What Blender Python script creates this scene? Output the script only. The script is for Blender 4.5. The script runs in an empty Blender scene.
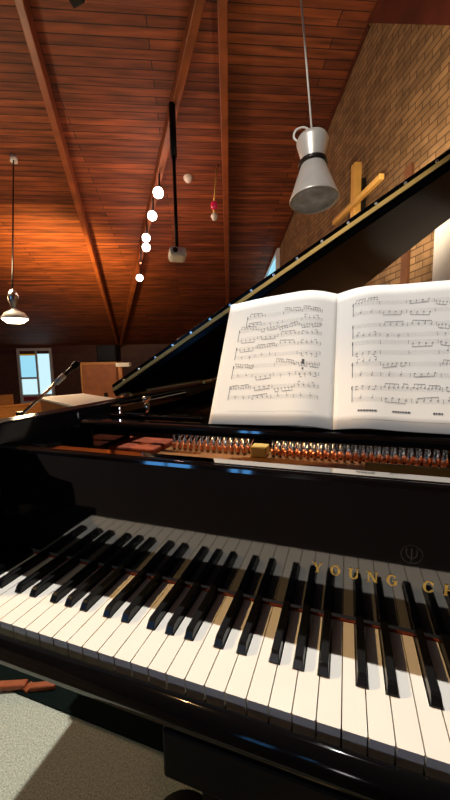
import bpy, bmesh, math, random
from mathutils import Vector, Matrix
random.seed(7)
C3 = Vector((-0.07338, -0.30658, 0.35101))          # eye, metres; origin = middle of the keyboard's front edge
R0 = Vector((0.943873, 0.329767, -0.018893)); R1 = Vector((0.021009, -0.117017, -0.992908)); R2 = Vector((-0.329639, 0.936782, -0.117378))
F = 345.08
col = bpy.context.scene.collection
FLOOR = -0.74
def ray(px, py): return R0*((px-225)/F) + R1*((py-400)/F) + R2
def at(px, py, d): return C3 + ray(px, py)*d                       # point on a sight line at depth d
# room axes: E to the right, W away, measured from the eye
E = (R0 + R2*0.087); E.z = 0; E.normalize(); W = Vector((-E.y, E.x, 0)); Z = Vector((0, 0, 1))
def room(e, a, h): return C3 + E*e + W*a + Z*h
def on_plane(px, py, p, n):
    d = ray(px, py); return C3 + d*((p-C3).dot(n)/d.dot(n))
def eah(p): q = p-C3; return q.dot(E), q.dot(W), q.z

# ------------------------------------------------------------------ mesh builder
class MB:
    def __init__(s): s.v = []; s.f = []; s.m = []; s.sm = []
    def add(s, vs, fs, m=0, smooth=False):
        o = len(s.v); s.v += [Vector(v) for v in vs]
        for f in fs: s.f.append([i+o for i in f]); s.m.append(m); s.sm.append(smooth)
        return s
    def box(s, a, b, m=0, M=None):
        x0, y0, z0 = a; x1, y1, z1 = b
        vs = [Vector(p) for p in ((x0,y0,z0),(x1,y0,z0),(x1,y1,z0),(x0,y1,z0),(x0,y0,z1),(x1,y0,z1),(x1,y1,z1),(x0,y1,z1))]
        if M: vs = [M @ v for v in vs]
        return s.add(vs, [(0,3,2,1),(4,5,6,7),(0,1,5,4),(1,2,6,5),(2,3,7,6),(3,0,4,7)], m)
    def prism(s, poly, lift, m=0, smooth=False):                   # poly: 3-D points, lift: vector
        n = len(poly); P = [Vector(p) for p in poly]; L = Vector(lift)
        fs = [list(range(n-1, -1, -1)), list(range(n, 2*n))]
        o = len(s.v); s.v += P + [p+L for p in P]
        for f in fs: s.f.append([i+o for i in f]); s.m.append(m); s.sm.append(False)
        for i in range(n):
            j = (i+1) % n; s.f.append([i+o, j+o, j+n+o, i+n+o]); s.m.append(m); s.sm.append(smooth)
        return s
    def bar(s, p, q, w, h, m=0, up=Z):                             # a beam between two points
        p = Vector(p); q = Vector(q); d = (q-p).normalized(); x = d.cross(up).normalized(); y = x.cross(d)
        vs = []
        for c in (p, q):
            for i, j in ((-1,-1),(1,-1),(1,1),(-1,1)): vs.append(c + x*(i*w/2) + y*(j*h/2))
        return s.add(vs, [(0,1,2,3),(7,6,5,4),(0,4,5,1),(1,5,6,2),(2,6,7,3),(3,7,4,0)], m)
    def tube(s, pts, r, m=0, n=10, rs=None, cap=True):
        P = [Vector(p) for p in pts]; o = len(s.v); up = None
        for i, p in enumerate(P):
            d = (P[min(i+1, len(P)-1)] - P[max(i-1, 0)]).normalized()
            if up is None: up = d.orthogonal().normalized()
            up = (up - d*up.dot(d)).normalized(); b = d.cross(up); rr = rs[i] if rs else r
            for k in range(n):
                t = 2*math.pi*k/n; s.v.append(p + up*(rr*math.cos(t)) + b*(rr*math.sin(t)))
        for i in range(len(P)-1):
            for k in range(n):
                k2 = (k+1) % n
                s.f.append([o+i*n+k, o+i*n+k2, o+(i+1)*n+k2, o+(i+1)*n+k]); s.m.append(m); s.sm.append(True)
        if cap:
            s.f.append([o+k for k in range(n-1, -1, -1)]); s.m.append(m); s.sm.append(False)
            s.f.append([o+(len(P)-1)*n+k for k in range(n)]); s.m.append(m); s.sm.append(False)
        return s
    def lathe(s, prof, M=None, n=32, m=0):                         # prof: (r, z)
        o = len(s.v); M = M or Matrix()
        for r, z in prof:
            for k in range(n):
                t = 2*math.pi*k/n; s.v.append(M @ Vector((max(r, 1e-5)*math.cos(t), max(r, 1e-5)*math.sin(t), z)))
        for i in range(len(prof)-1):
            for k in range(n):
                k2 = (k+1) % n
                s.f.append([o+i*n+k, o+i*n+k2, o+(i+1)*n+k2, o+(i+1)*n+k]); s.m.append(m); s.sm.append(True)
        return s
    def build(s, name, mats, parent=None, bevel=0, M=None, seg=2):
        me = bpy.data.meshes.new(name)
        me.from_pydata([tuple(v) for v in s.v], [], s.f)
        for mm in (mats if isinstance(mats, (list, tuple)) else [mats]): me.materials.append(mm)
        for p, mi, sm in zip(me.polygons, s.m, s.sm): p.material_index = mi; p.use_smooth = sm
        b = bmesh.new(); b.from_mesh(me); bmesh.ops.recalc_face_normals(b, faces=b.faces); b.to_mesh(me); b.free()
        o = bpy.data.objects.new(name, me); col.objects.link(o)
        if M: o.matrix_world = M
        if parent:
            o.parent = parent
            root = parent
            while root.parent: root = root.parent
            o.matrix_parent_inverse = INV(parent)
        if bevel:
            bv = o.modifiers.new('bevel', 'BEVEL'); bv.width = bevel; bv.segments = seg; bv.limit_method = 'ANGLE'; bv.angle_limit = 0.6
        return o
def INV(o):
    m = o.matrix_basis.copy(); q = o
    while q.parent: m = q.parent.matrix_basis @ q.matrix_parent_inverse @ m if False else m; q = q.parent
    chain = []; q = o
    while q: chain.append(q); q = q.parent
    w = Matrix()
    for q in reversed(chain): w = w @ q.matrix_parent_inverse @ q.matrix_basis if q.parent else q.matrix_basis.copy()
    return w.inverted()
def tag(o, label=None, cat=None, group=None, kind=None):
    if label: o['label'] = label
    if cat: o['category'] = cat
    if group: o['group'] = group
    if kind: o['kind'] = kind
    return o
def thing(name, label, cat, loc, group=None):
    o = bpy.data.objects.new(name, None); col.objects.link(o); o.location = loc; o.empty_display_size = 0.05
    return tag(o, label, cat, group)
def struct(o): o['kind'] = 'structure'; return o

# ------------------------------------------------------------------ materials
def srgb(r, g, b):
    f = lambda c: (c/255/12.92 if c <= 10 else ((c/255+0.055)/1.055)**2.4)
    return (f(r), f(g), f(b), 1)
def mat(name, c, rough=0.5, metal=0.0, ior=1.5, noise=0.0, nscale=20, emit=0, ecol=None, bump=0.0, trans=0.0, stretch=None, coat=0):
    m = bpy.data.materials.new(name); m.use_nodes = True; nt = m.node_tree; b = nt.nodes['Principled BSDF']
    b.inputs['Base Color'].default_value = c; b.inputs['Roughness'].default_value = rough; b.inputs['Metallic'].default_value = metal
    b.inputs['IOR'].default_value = ior; b.inputs['Transmission Weight'].default_value = trans; b.inputs['Coat Weight'].default_value = coat
    if emit: b.inputs['Emission Color'].default_value = ecol or c; b.inputs['Emission Strength'].default_value = emit
    if noise or bump:
        tc = nt.nodes.new('ShaderNodeTexCoord'); mp = nt.nodes.new('ShaderNodeMapping'); n = nt.nodes.new('ShaderNodeTexNoise')
        if stretch: mp.inputs['Scale'].default_value = stretch
        n.inputs['Scale'].default_value = nscale; n.inputs['Detail'].default_value = 6
        nt.links.new(tc.outputs['Object'], mp.inputs[0]); nt.links.new(mp.outputs[0], n.inputs['Vector'])
        if noise:
            r = nt.nodes.new('ShaderNodeMapRange'); r.inputs[1].default_value = 0.3; r.inputs[2].default_value = 0.7
            r.inputs[3].default_value = 1-noise; r.inputs[4].default_value = 1+noise
            mx = nt.nodes.new('ShaderNodeVectorMath'); mx.operation = 'SCALE'; mx.inputs[0].default_value = c[:3]
            nt.links.new(n.outputs['Fac'], r.inputs[0]); nt.links.new(r.outputs[0], mx.inputs['Scale']); nt.links.new(mx.outputs[0], b.inputs['Base Color'])
        if bump:
            bp = nt.nodes.new('ShaderNodeBump'); bp.inputs['Strength'].default_value = bump; bp.inputs['Distance'].default_value = 0.01
            nt.links.new(n.outputs['Fac'], bp.inputs['Height']); nt.links.new(bp.outputs[0], b.inputs['Normal'])
    return m
def brickmat(name, c1, c2, cm, w, h, mortar, rough=0.8, swap=None, grain=0.25, gs=(1,1,1), gscale=8, bump=0.5, offset=0.5):
    m = bpy.data.materials.new(name); m.use_nodes = True; nt = m.node_tree; L = nt.links.new; b = nt.nodes['Principled BSDF']
    b.inputs['Roughness'].default_value = rough
    tc = nt.nodes.new('ShaderNodeTexCoord'); br = nt.nodes.new('ShaderNodeTexBrick')
    br.inputs['Color1'].default_value = c1; br.inputs['Color2'].default_value = c2; br.inputs['Mortar'].default_value = cm
    br.inputs['Scale'].default_value = 1; br.inputs['Mortar Size'].default_value = mortar; br.inputs['Mortar Smooth'].default_value = 0.2
    br.inputs['Brick Width'].default_value = w; br.inputs['Row Height'].default_value = h; br.inputs['Bias'].default_value = 0; br.offset = offset
    L(tc.outputs['Object'], br.inputs['Vector'])
    mp = nt.nodes.new('ShaderNodeMapping'); mp.inputs['Scale'].default_value = gs; n = nt.nodes.new('ShaderNodeTexNoise')
    n.inputs['Scale'].default_value = gscale; n.inputs['Detail'].default_value = 7; L(tc.outputs['Object'], mp.inputs[0]); L(mp.outputs[0], n.inputs['Vector'])
    r = nt.nodes.new('ShaderNodeMapRange'); r.inputs[1].default_value = 0.3; r.inputs[2].default_value = 0.7
    r.inputs[3].default_value = 1-grain; r.inputs[4].default_value = 1+grain*1.3; L(n.outputs['Fac'], r.inputs[0])
    mx = nt.nodes.new('ShaderNodeVectorMath'); mx.operation = 'SCALE'; L(br.outputs['Color'], mx.inputs[0]); L(r.outputs[0], mx.inputs['Scale'])
    L(mx.outputs[0], b.inputs['Base Color'])
    bp = nt.nodes.new('ShaderNodeBump'); bp.inputs['Strength'].default_value = bump; bp.inputs['Distance'].default_value = 0.01; bp.invert = True
    L(br.outputs['Fac'], bp.inputs['Height']); L(bp.outputs[0], b.inputs['Normal'])
    return m
M = dict(
  black=mat('black_lacquer', (0.003,0.003,0.0035,1), 0.05, ior=1.9, noise=0.05),
  lid=mat('black_lid_lacquer', (0.003,0.003,0.0035,1), 0.10, ior=1.27, noise=0.05),
  lidm=mat('black_lid_matt_lacquer', (0.003,0.003,0.0035,1), 0.16, ior=1.13, noise=0.05),
  satin=mat('black_satin', (0.005,0.005,0.005,1), 0.4, ior=1.25, noise=0.1),
  ivory=mat('white_key_plastic', srgb(232,228,218), 0.25, noise=0.02),
  ebony=mat('black_key_plastic', (0.006,0.006,0.006,1), 0.26, ior=1.35, noise=0.1, nscale=60),
  brass=mat('brass', (0.80,0.52,0.14,1), 0.42, 0.5, noise=0.1),
  gold=mat('gold_lettering', (0.95,0.58,0.12,1), 0.35, 0.4, noise=0.05),
  emblem=mat('dull_bronze', (0.03,0.022,0.016,1), 0.4, 0.3, noise=0.05),
  plate=mat('gilded_iron', (0.25,0.11,0.035,1), 0.45, 0.3, noise=0.15),
  red=mat('red_felt', (0.22,0.038,0.010,1), 0.95, noise=0.2, nscale=120),
  copper=mat('copper_wire', (0.75,0.27,0.13,1), 0.3, 0.9, noise=0.1),
  steel=mat('bright_steel', (0.75,0.73,0.72,1), 0.25, 1.0, noise=0.05),
  label=mat('yellow_strip', (0.6,0.42,0.12,1), 0.5, noise=0.1),
  paper=mat('paper', srgb(238,234,226), 0.8, noise=0.015, nscale=6),
  ink=mat('ink', (0.06,0.06,0.065,1), 0.7, noise=0.1),
  ceil=brickmat('ceiling_boards', (0.26,0.066,0.019,1), (0.12,0.028,0.010,1), (0.022,0.006,0.003,1), 3.2, 0.105, 0.006, 0.7, gs=(0.5,5,5), gscale=3, grain=0.55, offset=0.37),
  beam=mat('beam_wood', (0.26,0.070,0.022,1), 0.45, noise=0.3, nscale=4, stretch=(1,1,1)),
  darkwood=mat('dark_wood', (0.10,0.022,0.012,1), 0.5, noise=0.3, nscale=5),
  brick=brickmat('tan_brick', (0.30,0.175,0.08,1), (0.19,0.105,0.045,1), (0.085,0.045,0.02,1), 0.20, 0.062, 0.006, 0.85, grain=0.3, gscale=5),
  panel=mat('wood_panelling', (0.12,0.045,0.018,1), 0.5, noise=0.3, nscale=6),
  oak=mat('golden_oak', (0.55,0.26,0.06,1), 0.4, noise=0.2, nscale=8, stretch=(1,1,6)),
  cross=mat('pale_wood', (0.80,0.45,0.11,1), 0.5, noise=0.1, nscale=8),
  cabinet=mat('orange_wood', (0.36,0.13,0.035,1), 0.4, noise=0.2, nscale=7),
  carpet=mat('olive_carpet', srgb(206,210,188), 0.95, noise=0.38, nscale=230, bump=0.6),
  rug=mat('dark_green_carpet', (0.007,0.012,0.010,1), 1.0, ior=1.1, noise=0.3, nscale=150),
  plastic=mat('white_plastic', srgb(225,222,215), 0.4, noise=0.03),
  white=mat('white_paint', srgb(225,225,225), 0.5, noise=0.02),
  alu=mat('spun_aluminium', (0.66,0.63,0.58,1), 0.36, 0.35, noise=0.06, nscale=10),
  darkmetal=mat('dark_metal', (0.05,0.045,0.04,1), 0.35, 0.8, noise=0.1),
  chrome=mat('chrome', (0.8,0.8,0.8,1), 0.12, 1.0, noise=0.02),
  strip=mat('dark_polished_strip', (0.45,0.45,0.45,1), 0.05, 1.0, noise=0.02),
  lens=mat('frosted_glass', srgb(205,212,225), 0.25, noise=0.35, nscale=14),
  bulb=mat('lit_bulb', (1,0.93,0.82,1), 0.4, emit=14, ecol=(1,0.9,0.75,1)),
  dimbulb=mat('glowing_filament', (1,0.4,0.2,1), 0.4, emit=1.5, ecol=(1,0.35,0.2,1)),
  glow=mat('lit_diffuser', (1,0.93,0.82,1), 0.4, emit=9, ecol=(1,0.88,0.66,1)),
  sky=mat('daylight_glass', (0.1,0.2,0.25,1), 0.1, emit=1.0, ecol=(0.33,0.72,0.90,1)),
  sky2=mat('pale_daylight_glass', (0.1,0.2,0.25,1), 0.1, emit=1.0, ecol=(0.62,0.9,0.98,1)),
  amber=mat('amber_glass', (0.5,0.25,0.02,1), 0.2, emit=0.35, ecol=(0.8,0.38,0.03,1)),
  redcloth=mat('crimson_board', (0.35,0.03,0.05,1), 0.7, noise=0.1),
  redglass=mat('red_glass', (0.5,0.01,0.05,1), 0.15, emit=0.12, ecol=(0.9,0.03,0.12,1)),
  orange=mat('orange_wood_strip', (0.34,0.07,0.014,1), 0.5, noise=0.2),
  plaster=mat('plaster', (0.20,0.13,0.08,1), 0.9, noise=0.1),
)

# ------------------------------------------------------------------ setting
WR = 1.957                                   # the brick wall stands this far to the right of the eye
AF = 15.0                                    # the far wall
e_, a_, h_ = eah(on_plane(240, 343, room(0, AF, 0), W)); HE = h_
_, AR, HR = eah(on_plane(370, 22, room(WR, 0, 0), E))
MAINF = -1.70                                # main floor, below the raised platform
AB = -4.5; EL = -10.0
def frame(o, x, y):
    z = x.cross(y).normalized()
    return Matrix(((x.x,y.x,z.x,o.x),(x.y,y.y,z.y,o.y),(x.z,y.z,z.z,o.z),(0,0,0,1)))
SL = (W*(-(AF-AR)) + Z*(HR-HE)).normalized(); LEN = math.hypot(AF-AR, HR-HE)
CN = E.cross(SL).normalized()                # sign checked below
if CN.z < 0: CN = -CN
ceil_p = room(0, AF, HE)
fr = frame(room(EL, AF, HE), E, SL)
up = 1 if fr.col[2].z > 0 else -1
struct(MB().box((-0.2,-0.2,0), (WR-EL+0.2, LEN, 0.12*up)).build('ceiling', M['ceil'], M=fr))
struct(MB().box((-0.2,0,0), (WR-EL+0.2, AR-AB+0.2, -0.12), 0).build('ceiling', M['ceil'], M=frame(room(EL, AR, HR), E, -W)))
prof = [(AB,MAINF),(AF,MAINF),(AF,HE),(AR,HR),(AB,HR)]
frr = frame(room(WR, 0, 0), W, Z)            # local x = away, y = up
sgn = 1 if (fr and frr.col[2].to_3d().dot(E) > 0) else -1
struct(MB().prism([(a,h,0) for a,h in prof], (0,0,0.2*sgn)).build('wall_right', M['brick'], M=frr))
struct(MB().prism([(a,h,0) for a,h in prof], (0,0,-0.2*sgn)).build('wall_left', M['panel'], M=frame(room(EL, 0, 0), W, Z)))
struct(MB().box((-0.2,MAINF,0), (WR-EL+0.2,HE,0.2*(1 if E.cross(Z).dot(W) > 0 else -1))).build('wall_far', M['panel'], M=frame(room(EL, AF, 0), E, Z)))
struct(MB().box((-0.2,MAINF,0), (WR-EL+0.2,HR,0.2*(-1 if E.cross(Z).dot(W) > 0 else 1))).build('wall_back', M['plaster'], M=frame(room(EL, AB, 0), E, Z)))
struct(MB().box((-0.2,AB-0.2,MAINF-0.1), (WR-EL+0.2,AF+0.2,MAINF)).build('floor', M['carpet'], M=frame(room(EL, 0, 0), E, W)))
PF = FLOOR - C3.z
struct(MB().box((-4.6,AB+0.01,MAINF), (WR-0.01,5.2,PF)).build('floor', M['carpet'], M=frame(room(0, 0, 0), E, W))).name = 'floor.platform'
bpy.data.objects['floor.platform'].name = 'floor.002'
# dark timber gable boarding above the slanted line on the brick wall
_, a2, h2 = eah(on_plane(450, 25, room(WR, 0, 0), E)); k = (h2-HR)/(a2-AR)
struct(MB().prism([(AR,HR-0.01,0),(a2-0.5,h2-0.5*k,0),(a2-0.5,HR-0.01,0)], (0,0,-0.04*sgn)).build('trim_1', M['darkwood'], M=frr))
# cornice where ceiling meets the far wall
struct(MB().box((0,-0.32,0), (WR-EL,-0.02,0.06*(-1 if E.cross(Z).dot(W) > 0 else 1))).build('trim_2', M['darkwood'], M=frame(room(EL, AF, HE), E, Z)))
# rafters below the boards
def beam(p, q, w, d):
    P = on_plane(*p, ceil_p, CN); Q = on_plane(*q, ceil_p, CN)
    dirv = (P-Q).normalized(); P = P + dirv*0.4
    mb = MB().bar(P - CN*(d/2+0.004), Q - CN*(d/2+0.004), w, d, up=CN)
    return struct(mb.build('ceiling_beam', M['beam'], bevel=0.01))
beam((24,0), (118,342), 0.085, 0.20)
beam((196,0), (120,342), 0.10, 0.20)
beam((222,0), (228,330), 0.10, 0.18)
# rake board along the brick wall under the ceiling
mb = MB(); P = room(WR-0.02, AF-0.4, HE+(0.4)*(HR-HE)/(AF-AR)-0.02); Q = room(WR-0.02, AR, HR-0.02)
struct(mb.bar(P-CN*0.03, Q-CN*0.03, 0.02, 0.03, up=CN).build('trim_3', M['darkwood']))

# glazed door in the far wall
FX = frame(room(0, AF, 0), E, Z); zin = -1 if FX.col[2].to_3d().dot(W) > 0 else 1    # into the room
def fw(px, py): e, a, h = eah(on_plane(px, py, room(0, AF, 0), W)); return e, h
x0, y1 = fw(17, 348.5); x1, _ = fw(52, 348); y0 = MAINF+0.01
def fbox(xa, ya, xb, yb, z0, z1): return MB().box((xa,ya,z0*zin), (xb,yb,z1*zin))
mb = MB(); t = 0.11
for b in ((x0,y0,x0+t,y1),(x1-t,y0,x1,y1),(x0+t,y1-t,x1-t,y1),(x0+t,y0,x1-t,y0+t),(x0+0.72,y0+t,x0+0.80,y1-t),(x0+t,fw(30,378)[1]-0.04,x0+0.72,fw(30,378)[1]+0.04),(x0+t,fw(30,395)[1]-0.06,x1-t,fw(30,395)[1]+0.03)):
    mb.box((b[0],b[1],0.005*zin), (b[2],b[3],0.09*zin))
d1 = struct(mb.build('door_1', M['white'], M=FX, bevel=0.008))
def pane(n, m, a, b):
    o = MB().box((a[0],a[1],0.01*zin), (b[0],b[1],0.03*zin)).build(n, m, M=FX); w = o.matrix_basis.copy()
    o.parent = d1; o.matrix_parent_inverse = INV(d1); return o
ym = fw(30,378)[1]; yb = fw(30,395)[1]; ya = fw(30,355.5)[1]
pane('glass_pane', M['sky'], (x0+t,ym+0.04), (x0+0.72,ya))
pane('glass_pane', M['amber'], (x0+t,ya), (x0+0.72,y1-t))
pane('glass_pane', M['sky2'], (x0+t,yb), (x0+0.72,ym-0.04))
pane('glass_pane', M['sky2'], (x0+0.8,yb), (x1-t,y1-t))
pane('door_panel', M['redcloth'], (x0+t,y0+t), (x1-t,yb-0.05))
# narrow raked window at the far end of the brick wall
def wl(px, py): e, a, h = eah(on_plane(px, py, room(WR, 0, 0), E)); return a, h
zi = -sgn
tri = [wl(257,298), wl(280,287), wl(280,248)]
cx = sum(p[0] for p in tri)/3; cy = sum(p[1] for p in tri)/3
def poly_frame(poly, s): return [(cx+(a-cx)*s, cy+(h-cy)*s) for a, h in poly]
inn = poly_frame(tri, 0.84)
mb = MB()
for i in range(3):
    j = (i+1) % 3
    mb.prism([(*tri[i],0.003*zi),(*tri[j],0.003*zi),(*inn[j],0.003*zi),(*inn[i],0.003*zi)], (0,0,0.06*zi))
w2 = struct(mb.build('window_1', M['white'], M=frr))
o = MB().prism([(a,h,0.004*zi) for a,h in inn], (0,0,0.02*zi)).build('glass_pane', M['sky'], M=frr); o.parent = w2; o.matrix_parent_inverse = INV(w2)
# a high window behind the pianist (seen only in the lacquer)
FB = frame(room(0, AB, 0), E, Z); zb = -zin
skyb = mat('blue_daylight_glass', (0.1,0.2,0.3,1), 0.1, emit=5.0, ecol=(0.12,0.45,1.0,1))
for wn, (wx0, wx1, wy0, wy1) in (('window_2',(-7.6,-5.6,0.2,2.0)), ('window_3',(-4.5,-3.8,0.95,2.1))):
    mb = MB(); wm_ = (wx0+wx1)/2
    for b in ((wx0,wy0,wx0+.07,wy1),(wx1-.07,wy0,wx1,wy1),(wx0,wy1-.07,wx1,wy1),(wx0,wy0,wx1,wy0+.07),(wm_-.04,wy0,wm_+.04,wy1),(wx0,1.5,wx1,1.57)):
        mb.box((b[0],b[1],0.005*zb), (b[2],b[3],0.08*zb))
    w3 = struct(mb.build(wn, M['white'], M=FB))
    o = MB().box((wx0+.05,wy0+.05,0.01*zb), (wx1-.05,wy1-.05,0.03*zb)).build('glass_pane', skyb, M=FB); o.parent = w3; o.matrix_parent_inverse = INV(w3)

# ------------------------------------------------------------------ grand piano
P_ = 0.0235
piano = thing('grand_piano', 'black lacquered grand piano with raised lid and gold lettering above the keys', 'piano', (0, 0.6, FLOOR))
def part(mb, name, m, parent=None, bevel=0, **k): return mb.build(name, m, parent or piano, bevel, **k)
# outline of the case, front left -> tail -> front right
def smooth(pts, n=6):
    out = []; Pn = [Vector(p) for p in pts]
    for i in range(len(Pn)-1):
        p0 = Pn[max(i-1,0)]; p1 = Pn[i]; p2 = Pn[i+1]; p3 = Pn[min(i+2,len(Pn)-1)]
        for k in range(n):
            t = k/n; out.append(0.5*((2*p1)+(p2-p0)*t+(2*p0-5*p1+4*p2-p3)*t*t+(3*p1-p0-3*p2+p3)*t**3))
    out.append(Pn[-1]); return out
tail = smooth([(-0.73,1.40),(-0.70,1.52),(-0.58,1.585),(-0.40,1.60),(-0.20,1.55),(0.0,1.41),(0.18,1.245),(0.34,1.085),(0.50,0.965),(0.64,0.87),(0.715,0.78),(0.73,0.66)])
outer = [Vector((-0.73,0.12)), Vector((-0.73,0.6))] + tail + [Vector((0.73,0.4)), Vector((0.73,0.12))]
def inset(poly, d):
    out = []
    for i, p in enumerate(poly):
        a = poly[max(i-1,0)]; b = poly[min(i+1,len(poly)-1)]; t = (b-a).normalized(); out.append(p + Vector((t.y,-t.x))*d)
    return out
inner = inset(outer, 0.045)
mb = MB(); n = len(outer)
ZB, ZT = -0.08, 0.240
o = []
for poly in (outer, inner):
    for z in (ZB, ZT): o.append([Vector((p.x,p.y,z)) for p in poly])
vs = sum(o, []); fs = []
for i in range(n-1):
    fs += [(i,i+1,n+i+1,n+i), (2*n+i,3*n+i,3*n+i+1,2*n+i+1), (n+i,n+i+1,3*n+i+1,3*n+i), (i,2*n+i,2*n+i+1,i+1)]
fs += [(0,n,3*n,2*n), (n-1,3*n-1,4*n-1,2*n-1)]
mb.add(vs, fs, 0, False)
rim = part(mb, 'rim', M['lid'], bevel=0.004)
for p in rim.data.polygons: p.use_smooth = abs(p.normal.z) < 0.3
for s in (-1, 1):                            # arms sweeping down to the key blocks
    x = 0.685*s; pr = [(x,0.12,ZB),(x,0.12,ZT),(x,0.105,ZT-0.004),(x,0.075,ZT-0.035),(x,0.055,0.15),(x,0.03,0.10),(x,-0.005,0.075),(x,-0.03,0.06),(x,-0.036,0.03),(x,-0.036,ZB)]
    part(MB().prism(pr, (0.045*s,0,0)), 'arm', M['lid'], bevel=0.004)
    xs = sorted((0.613*s, 0.685*s)); part(MB().box((xs[0],-0.022,-0.07),(xs[1],0.145,0.010)), 'key_block', M['lid'], bevel=0.006)
# key bed, key slip
part(MB().box((-0.685,0.03,-0.055),(0.685,0.33,-0.03)), 'key_bed', M['satin'], bevel=0.003)
pr = [(-0.685,-0.006,-0.012),(-0.685,-0.010,-0.009),(-0.685,-0.014,-0.010),(-0.685,-0.020,-0.014),(-0.685,-0.024,-0.020),(-0.685,-0.026,-0.027),(-0.685,-0.025,-0.034),(-0.685,-0.020,-0.038),(-0.685,-0.006,-0.038)]
part(MB().prism(pr, (1.37,0,0), smooth=True), 'key_slip', M['lid'])
# fallboard (standing open), its felt, rounded top edge, lettering and emblem
tl = math.radians(1.07)
FBM = Matrix.Translation((0,0.1476,0.0)) @ Matrix.Rotation(-tl, 4, 'X') if False else Matrix.Translation((0,0.1476,0.0)) @ Matrix.Rotation(tl, 4, 'X')
mbf = MB(); ztop = 0.199
pr = [(-0.683,0,0.006),(-0.683,0,ztop-0.008),(-0.683,0.0015,ztop-0.003),(-0.683,0.005,ztop),(-0.683,0.028,ztop-0.001),(-0.683,0.031,ztop-0.006),(-0.683,0.031,ztop-0.02),(-0.683,0.022,ztop-0.02),(-0.683,0.022,0.006)]
mbf.prism([FBM @ Vector(p) for p in pr], (1.366,0,0))
fall = part(mbf, 'fallboard', M['black'])
part(MB().box((-0.683,0.1530,ztop-0.0005),(0.683,0.1745,ztop+0.0012)), 'fallboard_hinge', M['strip'], fall, bevel=0.0008)
part(MB().box((-0.612,0.1425,0.0003),(0.612,0.1465,0.0022)), 'felt_strip', M['red'])
# letters: strokes in a 1 x 1 box, thick uprights, thin diagonals, serifs
T_, t_ = 0.26, 0.12
def arc(cx, cy, rx, ry, a0, a1, wf, n=14):
    out = []
    for i in range(n):
        q = []
        for k in (i, i+1):
            a = math.radians(a0+(a1-a0)*k/n); w = wf(a); c, s_ = math.cos(a), math.sin(a)
            q.append(((cx+rx*c, cy+ry*s_), (cx+(rx-w)*c, cy+(ry-w*0.8)*s_)))
        out.append([q[0][0], q[1][0], q[1][1], q[0][1]])
    return out
def st(x0, y0, x1, y1, w): return [(x0-w/2,y0),(x0+w/2,y0),(x1+w/2,y1),(x1-w/2,y1)]
def sf(x, y, w): return [(x-w/2,y),(x+w/2,y),(x+w/2,y+0.07),(x-w/2,y+0.07)]
thick = lambda a: 0.10+0.15*abs(math.cos(a))
GL = {
 'Y': [st(0.5,0,0.5,0.5,T_), st(0.5,0.42,0.14,1,T_), st(0.5,0.42,0.88,1,t_), sf(0.5,0,0.5), sf(0.14,0.93,0.42), sf(0.88,0.93,0.34)],
 'O': arc(0.5,0.5,0.5,0.52,0,360,thick,28),
 'U': [st(0.2,0.3,0.2,1,T_), st(0.85,0.3,0.85,1,t_), sf(0.2,0.93,0.46), sf(0.85,0.93,0.36)] + arc(0.5,0.33,0.43,0.35,180,360,thick,14),
 'N': [st(0.14,0,0.14,1,t_), st(0.86,0,0.86,1,t_), st(0.82,0,0.18,1,T_), sf(0.14,0,0.38), sf(0.86,0.93,0.38), sf(0.1,0.93,0.3)],
 'G': arc(0.5,0.5,0.5,0.52,40,320,thick,22) + [st(0.84,0.08,0.84,0.46,T_*0.9), sf(0.78,0.42,0.46)],
 'C': arc(0.5,0.5,0.5,0.52,42,318,thick,22) + [st(0.86,0.66,0.86,0.92,t_), st(0.86,0.1,0.86,0.3,t_)],
 'H': [st(0.16,0,0.16,1,T_*0.9), st(0.84,0,0.84,1,T_*0.9), [(0.16,0.45),(0.84,0.45),(0.84,0.55),(0.16,0.55)]] + [sf(x,y,0.42) for x in (0.16,0.84) for y in (0,0.93)],
 'A': [st(0.88,0,0.5,1,T_), st(0.1,0,0.5,1,t_), [(0.26,0.3),(0.74,0.3),(0.74,0.38),(0.26,0.38)], sf(0.1,0,0.32), sf(0.88,0,0.4)],
}
LW, LH = 0.0125, 0.0145
def word(s, x):
    for ch in s:
        mbl = MB()
        for q in GL[ch]: mbl.prism([FBM @ Vector((x+px*LW, -0.0002, 0.0615+py*LH)) for px, py in q], (0,-0.0004,0))
        part(mbl, 'gold_letter', M['gold'], fall); x += 0.0228
word('YOUNG', -0.1105); word('CHANG', 0.0215)
mbe = MB(); ex, ez = 0.0075, 0.108
def ering(r0, r1, a0=0, a1=360, n=30, cz=0):
    for i in range(n):
        a = math.radians(a0+(a1-a0)*i/n); b = math.radians(a0+(a1-a0)*(i+1)/n)
        mbe.prism([FBM @ Vector((ex+r*math.cos(t), -0.0002, ez+cz+r*math.sin(t))) for r, t in ((r0,a),(r0,b),(r1,b),(r1,a))], (0,-0.0003,0))
ering(0.0125, 0.0114); ering(0.0066, 0.0052, 180, 360, 16, 0.001)
for x_, z0_, z1_ in ((0,-0.0115,0.008),(-0.0059,0.001,0.0075),(0.0059,0.001,0.0075)):
    mbe.prism([FBM @ Vector((ex+x_+dx, -0.0002, ez+z)) for dx, z in ((-.0007,z0_),(.0007,z0_),(.0007,z1_),(-.0007,z1_))], (0,-0.0003,0))
part(mbe, 'emblem', M['emblem'], fall)
# keys
pat = {0:'C',1:'D',2:'E',3:'F',4:'G',5:'A',6:'B'}
OFF = {'C':-0.003,'D':0.003,'F':-0.004,'G':0.0,'A':0.004}      # black key offset from the gap right of that white key
def note(i): return pat[(i+2) % 7]                             # white key whose left edge is boundary i (0 = E|F -> F? fixed below)
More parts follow.
